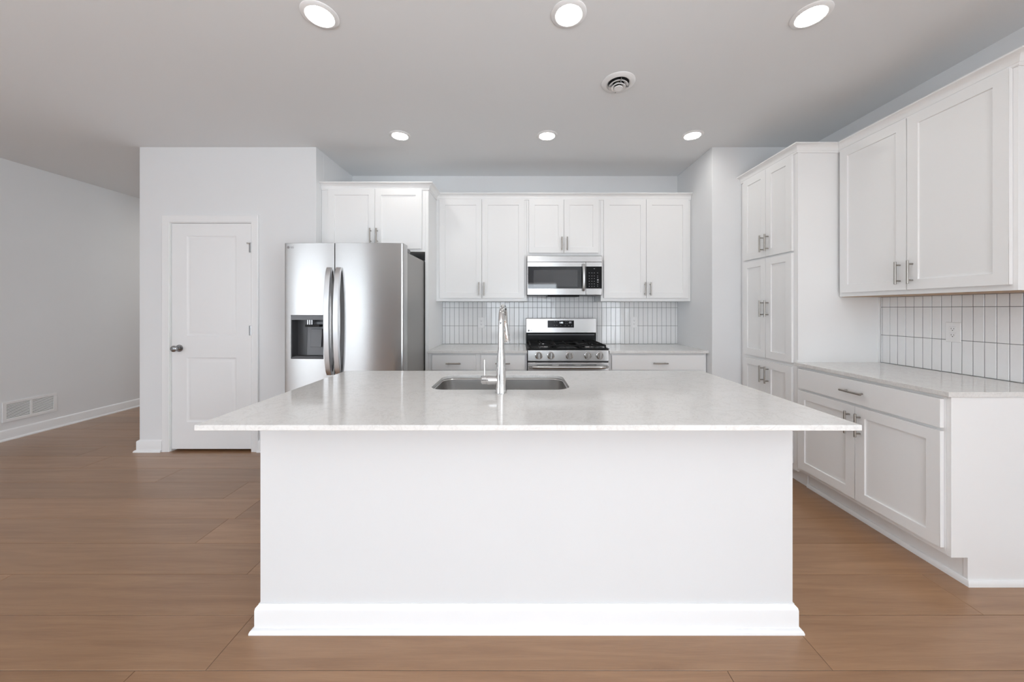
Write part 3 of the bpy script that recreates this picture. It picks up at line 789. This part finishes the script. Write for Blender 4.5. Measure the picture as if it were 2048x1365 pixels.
# ------------------------------------------------------------------ refrigerator
FX0, FX1 = -1.800, -0.885
fxc = (FX0+FX1)/2; hw = (FX1-FX0)/2
FYF = 2.672
fg = thing('refrigerator', 'stainless steel side by side refrigerator with ice dispenser in the left door', 'refrigerator', (fxc, FYF, 0))
MB().box(-hw+0.004, hw-0.004, 0.128, 0.80, 0.03, 1.755).build('case', M_STEELS, fg, bevel=0.004)
MB().box(-hw+0.03, hw-0.03, 0.03, 0.70, 0.0, 0.07).build('kick_plate', M_DGREY, fg)
for (a, c) in ((-hw+0.010, -hw+0.10), (hw-0.10, hw-0.010)):
    MB().box(a, c, 0.055, 0.235, 1.7555, 1.796).build('hinge_cover', M_MGREY, fg, bevel=0.012)
split = -1.403-fxc
BUL = 0.018
def fdoor(x0, x1):
    n = 26; P = []
    R0 = 0.010
    for k in range(n+1):
        x = x0 + (x1-x0)*k/n
        y = BUL*(x/hw)**2
        e = min(x-(-hw), hw-x)
        if e < R0: y += R0 - math.sqrt(max(0, R0*R0-(R0-e)**2))
        P.append((x, y))
    # extra samples at the rounded outer edges
    Q = []
    for (x, y) in P: Q.append((x, y))
    edge = -1 if abs(x0+hw) < 1e-6 else 1
    for q in (0.0008, 0.0025, 0.005, 0.008):
        xx = edge*(hw-q); yy = BUL*(xx/hw)**2 + R0 - math.sqrt(R0*R0-(R0-q)**2); Q.append((xx, yy))
    Q.sort()
    poly = Q + [(x1, 0.120), (x0, 0.120)]
    return MB().prism(poly, 'z', 0.075, 1.810)
d1 = fdoor(-hw, split-0.0025).build('freezer_door', M_STEEL, fg, angle=25)
dzx0, dzx1, dz0, dz1 = -1.7475-fxc, -1.492-fxc, 0.922, 1.255
cutter = MB().box(dzx0, dzx1, -0.05, 0.100, dz0, dz1).build('cutter', M_STEEL, fg)
carve(d1, cutter); d1.data.set_sharp_from_angle(angle=math.radians(25)); add_bevel(d1, 0.0025)
d2 = fdoor(split+0.0025, hw).build('fridge_door', M_STEEL, fg, angle=25, bevel=0.0025)
MB().box(split-0.0024, split+0.0024, 0.03, 0.119, 0.08, 1.80).build('door_gasket', M_DARK, fg)
# dispenser
ds = MB(); w_ = dzx1-dzx0
ds.box(0.0005, w_-0.0005, 0.092, 0.0995, 0.0005, dz1-dz0-0.0005)
ds.box(0.0005, 0.006, 0.018, 0.092, 0.0005, dz1-dz0-0.0005); ds.box(w_-0.006, w_-0.0005, 0.018, 0.092, 0.0005, dz1-dz0-0.0005)
ds.box(0.006, w_-0.006, 0.018, 0.092, 0.0005, 0.014); ds.box(0.006, w_-0.006, 0.018, 0.092, dz1-dz0-0.010, dz1-dz0-0.0005)
dsp = ds.build('dispenser', M_DGREY, d1, (dzx0, 0, dz0), bevel=0.001)
MB().box(0.0005, w_-0.0005, 0.012, 0.0178, dz1-dz0-0.036, dz1-dz0-0.0005).build('control_strip', M_MGREY, dsp, bevel=0.001)
MB().prism([(0.085, 0.02), (0.06, 0.02), (0.072, dz1-dz0-0.05), (0.085, dz1-dz0-0.05)], 'x', 0.095, w_-0.03).build('back_panel', M_MGREY, dsp, bevel=0.002)
MB().prism([(0.055, 0.085), (0.047, 0.085), (0.060, 0.225), (0.068, 0.225)], 'x', 0.128, 0.215).build('paddle', M_MGREY, dsp, bevel=0.002)
nz = MB()
for xx in (0.112, 0.128, 0.145): nz.cyl((xx, 0.045, dz1-dz0-0.075), (xx, 0.045, dz1-dz0-0.03), 0.007)
nz.build('nozzle', M_DKNICK, dsp)
MB().box(0.10, w_-0.045, 0.03, 0.08, dz1-dz0-0.09, dz1-dz0-0.0725).build('nozzle_guard', M_DARK, dsp)
MB().box(0.02, w_-0.02, 0.022, 0.075, 0.0145, 0.018).build('drip_tray', M_DGREY, dsp)
# bowed handles
def fhandle(xc, parent):
    n = 30; front = []; z0, z1 = 0.80, 1.620
    hw_ = 0.019; th = 0.026
    rings = []
    for k in range(n+1):
        u = k/n; z = z0+(z1-z0)*u
        s_ = math.sin(PI*u)**0.55 if 0 < u < 1 else 0
        y = -0.018 - 0.048*s_
        ys = BUL*(xc/hw)**2
        tk_ = th
        rings.append([(xc-hw_, ys+y, z), (xc+hw_, ys+y, z), (xc+hw_, ys+y+tk_, z), (xc-hw_, ys+y+tk_, z)])
    b = MB(); b.loops(rings); b.f.append((3,2,1,0)); b.mi.append(0)
    for zz in (z0, z1-0.03):
        b.box(xc-hw_+0.003, xc+hw_-0.003, BUL*(xc/hw)**2-0.012, BUL*(xc/hw)**2+0.002, zz+0.001, zz+0.029)
    return b.build('handle', M_HANDLE, parent, bevel=0.003)
fhandle(-1.437-fxc, d1); fhandle(-1.366-fxc, d2)
# maker's mark: round face badge and letters
def badge(parent, x, y, z, s_):
    b = MB().lathe([(0.0, 0.0), (s_, 0.0), (s_, -0.0008), (0.0, -0.0008)], 28, 'y', cap=False)
    o = b.build('logo', M_LOGO, parent, (x, y, z))
    return o
lx = -1.7675-fxc; lyy = BUL*(lx/hw)**2+0.0
badge(d1, lx, lyy-0.001, 1.305+(VY-494.5)*FYF/FPX, 0.0098)
tm = text_mesh('LG', 0.021, 0.0004, M_LOGO, 'logo', d1, (lx+0.031, BUL*((lx+0.031)/hw)**2-0.0006, 1.305+(VY-494.5)*FYF/FPX), math.atan(2*BUL*lx/hw**2)*1.0)

# ------------------------------------------------------------------ gas range
rg = thing('gas_range', 'stainless steel freestanding gas range with five knobs and a rear control panel', 'range', (RX0, 3.25, 0))
rw = RX1-RX0
MB().box(0.002, rw-0.002, 0.035, 0.636, 0.10, 0.905).build('body', M_DGREY, rg)
for (xx, yy) in ((0.05, 0.08), (rw-0.05, 0.08), (0.05, 0.58), (rw-0.05, 0.58)):
    MB().cyl((xx, yy, 0), (xx, yy, 0.10), 0.018).build('foot', M_DGREY, rg)
# front: drawer, oven door, control panel
MB().box(0.002, rw-0.002, 0.0, 0.034, 0.105, 0.30).build('storage_drawer', M_STEEL, rg, bevel=0.004)
od = MB().box(0.002, rw-0.002, -0.004, 0.034, 0.306, 0.806).build('oven_door', M_STEEL, rg, bevel=0.005)
MB().box(0.10, rw-0.10, -0.0055, -0.0042, 0.40, 0.70).build('oven_window', M_GLASSB, od, bevel=0.0005)
oh = MB(); pts = []
for k in range(25):
    u = k/24; x = 0.022+(rw-0.044)*u
    e = min(u, 1-u)*(rw-0.044); yy = -0.050 + (0.040*(1-min(1, e/0.045))**2)
    pts.append((x, yy, 0.768))
oh.tube(pts, [0.0150]*len(pts), 20)
oh.build('handle', M_STEEL, od)
vs_ = MB()
for k in range(3): vs_.box(0.085+k*0.205, 0.085+k*0.205+0.145, -0.0052, -0.0040, 0.781, 0.786)
vs_.build('vent_slots', M_DARK, od)
cp = MB().prism([(0.0, 0.818), (0.034, 0.818), (0.034, 0.924), (0.008, 0.924), (0.002, 0.918)], 'x', 0.002, rw-0.002).build('control_panel', M_STEEL, rg, bevel=0.004)
def rx(px10): return (px10/10.24+1040-VX)*3.25/FPX - RX0
for q in (385, 632, 1010, 1390, 1635):
    kb = MB().lathe([(0.0, 0.0), (0.034, 0.0), (0.036, -0.004), (0.0345, -0.008), (0.030, -0.010), (0.0285, -0.026), (0.0265, -0.029), (0.0, -0.0295)], 36, 'y', cap=False)
    ko = kb.build('knob', M_CHROME, cp, (rx(q), -0.0005, 0.871))
    MB().box(-0.0075, 0.0075, -0.040, -0.028, -0.0275, 0.0275).build('knob_grip', M_STEEL, ko, bevel=0.003)
    lgd = MB(); 
    for (ox, oz) in ((-0.030, 0.040),): lgd.box(ox-0.004, ox+0.004, -0.0009, 0, oz-0.0012, oz+0.0012)
    lgd.build('knob_mark', M_LOGO, ko)
ckt = MB().box(-0.001, rw+0.001, -0.004, 0.610, 0.9245, 0.937)
ckt.build('cooktop', M_BLACK, rg, bevel=0.004)
MB().box(0.012, rw-0.012, 0.012, 0.60, 0.9372, 0.9385).build('cooktop_well', M_BLACK, rg)
for (bx, by, br_) in ((0.17, 0.15, 0.047), (0.17, 0.43, 0.038), (rw/2, 0.29, 0.055), (rw-0.17, 0.15, 0.050), (rw-0.17, 0.43, 0.036)):
    bo = MB().lathe([(0.0, 0.9388), (br_+0.012, 0.9388), (br_+0.010, 0.945), (br_, 0.947), (0.0, 0.947)], 28, 'z', (bx, by, 0), cap=False).build('burner', M_DKNICK, rg)
    MB().lathe([(0.0, 0.9472), (br_-0.006, 0.9472), (br_-0.008, 0.952), (0.0, 0.953)], 28, 'z', (bx, by, 0), cap=False).build('burner_cap', M_IRON, bo)
for k in range(3):
    gx0 = 0.020+(rw-0.04)/3*k+0.003; gx1 = 0.020+(rw-0.04)/3*(k+1)-0.003
    gr = MB(); zt, zb = 0.966, 0.953; y0, y1 = 0.025, 0.590; bw_ = 0.013
    gr.box(gx0, gx1, y0, y0+bw_, zb, zt); gr.box(gx0, gx1, y1-bw_, y1, zb, zt)
    gr.box(gx0, gx0+bw_, y0+bw_, y1-bw_, zb, zt); gr.box(gx1-bw_, gx1, y0+bw_, y1-bw_, zb, zt)
    xm = (gx0+gx1)/2; ym = (y0+y1)/2
    gr.box(gx0+bw_, gx1-bw_, ym-bw_/2, ym+bw_/2, zb, zt)
    for yc in ((0.15, 0.43) if k != 1 else (0.29,)):
        ln = 0.085
        for sg in (-1, 1):
            gr.box(xm-bw_/2, xm+bw_/2, yc+sg*0.022 if sg > 0 else yc-ln-0.03, yc+ln+0.03 if sg > 0 else yc-0.022, zb+0.001, zt+0.001)
            gr.box(gx0+bw_ if sg < 0 else xm+0.024, xm-0.024 if sg < 0 else gx1-bw_, yc-bw_/2, yc+bw_/2, zb+0.001, zt+0.001)
    for (xx, yy) in ((gx0, y0), (gx1-bw_, y0), (gx0, y1-bw_), (gx1-bw_, y1-bw_)): gr.box(xx, xx+bw_, yy, yy+bw_, 0.9387, zb)
    gr.build('grate', M_IRON, rg, bevel=0.0025)
# rear guard
bk = MB().box(0.0, rw, 0.545, 0.632, 0.9375, 1.042).build('riser', M_BLACK, rg, bevel=0.003)
MB().box(0.02, rw-0.02, 0.541, 0.5445, 1.020, 1.028).build('vent_slot', M_MGREY, bk)
bgd = MB().prism([(0.536, 1.044), (0.634, 1.044), (0.634, 1.203), (0.556, 1.203), (0.546, 1.200)], 'x', -0.002, rw+0.002).build('backguard', M_STEEL, rg, bevel=0.005)
def gx(q): return (q/10.24+1040-VX)*3.789/FPX - RX0
def gzz(q): return EYE + (VY-(q/10.24+620))*3.789/FPX
tilt = math.atan2(0.010, 0.156)
def gy(z): return 0.536 + (z-1.044)/0.156*0.010
za, zb_ = gzz(365), gzz(220)
dsp2 = MB().prism([(gy(za)-0.0025, za), (gy(za)+0.01, za), (gy(zb_)+0.01, zb_), (gy(zb_)-0.0025, zb_)], 'x', gx(567), gx(1105)).build('display', M_GLASSD, bgd, bevel=0.0006)
zc = gzz(265)
text_mesh('1:02', 0.024, 0.0002, M_CLOCK, 'clock', dsp2, (gx(845), gy(zc)-0.0029, zc), 0, PI/2-tilt)
lg = MB()
for (q, zz) in ((705, 245), (755, 245), (705, 320), (755, 320), (835, 320), (930, 245), (965, 245), (930, 285), (965, 285), (925, 325), (1000, 325), (1060, 325)):
    z = gzz(zz); x = gx(q); lg.add([(x-0.0045, gy(z)-0.0030, z-0.0016), (x+0.0045, gy(z)-0.0030, z-0.0016), (x+0.0045, gy(z)-0.0031, z+0.0016), (x-0.0045, gy(z)-0.0031, z+0.0016)], [(0,1,2,3)])
z = gzz(262); x = gx(1028); lg.add([(x-0.013, gy(z)-0.0030, z-0.011), (x+0.013, gy(z)-0.0030, z-0.011), (x+0.013, gy(z)-0.0031, z+0.011), (x-0.013, gy(z)-0.0031, z+0.011)], [(0,1,2,3)])
lg.build('button_legends', M_LEGEND, dsp2)
z = gzz(425); badge(bgd, gx(178), gy(z)-0.0012, z, 0.0095)
text_mesh('LG', 0.021, 0.0003, M_LOGO, 'logo', bgd, (gx(226), gy(z)-0.0016, z), 0, PI/2-tilt)

# ------------------------------------------------------------------ microwave over the range
MX0, MX1 = 0.088, 0.843
MYF = 3.535
def mx(q): return (q/11.378+1040-VX)*MYF/FPX - MX0
def mz(q): return EYE + (VY-(q/11.378+490))*MYF/FPX
mw = thing('microwave', 'stainless steel over the range microwave with black glass door', 'microwave', (MX0, MYF, 0))
ww = MX1-MX0
ztop, zbot = mz(242), mz(1140)
MB().box(0.0, ww, 0.022, 0.350, zbot-0.004, ztop-0.004).build('case', M_DGREY, mw, bevel=0.003)
MB().prism([(0.0, mz(387)), (0.021, mz(387)), (0.021, ztop), (0.012, ztop), (0.003, ztop-0.006)], 'x', 0.0, ww).build('vent_grille', M_STEEL, mw, bevel=0.002)
xd = mx(1500)
dr = MB().box(0.0, xd-0.001, 0.0, 0.021, zbot, mz(391)).build('door', M_STEEL, mw, bevel=0.003)
MB().box(0.006, xd-0.004, -0.0022, -0.0002, mz(996), mz(494)).build('door_glass', M_GLASSB, dr, bevel=0.0008)
MB().box(mx(310), mx(1310), -0.0028, -0.0021, mz(955), mz(570)).build('door_window', M_WINB, dr)
cpn = MB().box(xd+0.001, ww, 0.0, 0.021, zbot, mz(391)).build('control_panel', M_STEEL, mw, bevel=0.003)
MB().box(xd+0.003, ww-0.003, -0.0022, -0.0002, mz(996), mz(494)).build('control_glass', M_GLASSD, cpn, bevel=0.0008)
kp = MB()
def kq(q, z_, w=0.004, h=0.0022): 
    x = mx(q); z = mz(z_); kp.add([(x-w, -0.0024, z-h), (x+w, -0.0024, z-h), (x+w, -0.0024, z+h), (x-w, -0.0024, z+h)], [(0,1,2,3)])
for zz in (640, 710, 770, 830, 890, 945):
    for q in (1575, 1635, 1690): kq(q, zz)
for zz in (640, 710, 745): kq(1765, zz)
kq(1770, 800, 0.0075, 0.0065); kq(1770, 850, 0.0075, 0.004); kq(1765, 910); kq(1765, 945); kq(1690, 545, 0.006, 0.002)
kp.build('keypad_legends', M_LEGEND, cpn)
hp = []
hz0, hz1 = mz(1050), mz(435)
for k in range(21):
    u = k/20; s_ = math.sin(PI*u)
    hp.append((mx(1440), -0.012-0.030*s_**0.7 if 0 < u < 1 else -0.012, hz0+(hz1-hz0)*u))
rings = []
for (x, y, z) in hp: rings.append([(x-0.013, y, z), (x-0.008, y-0.006, z), (x+0.008, y-0.006, z), (x+0.013, y, z), (x+0.013, y+0.010, z), (x-0.013, y+0.010, z)])
hb = MB().loops(rings); hb.f.append(tuple(range(6))[::-1]); hb.mi.append(0)
for zz in (hz0, hz1-0.02): hb.box(hp[0][0]-0.009, hp[0][0]+0.009, -0.006, 0.0, zz, zz+0.02)
hb.build('handle', M_HANDLE, dr, bevel=0.001)
MB().prism([(0.03, zbot-0.004), (0.30, zbot-0.004), (0.28, zbot-0.016), (0.05, zbot-0.016)], 'x', mx(640), mx(1365)).build('bottom_vent', M_BLACK, mw)
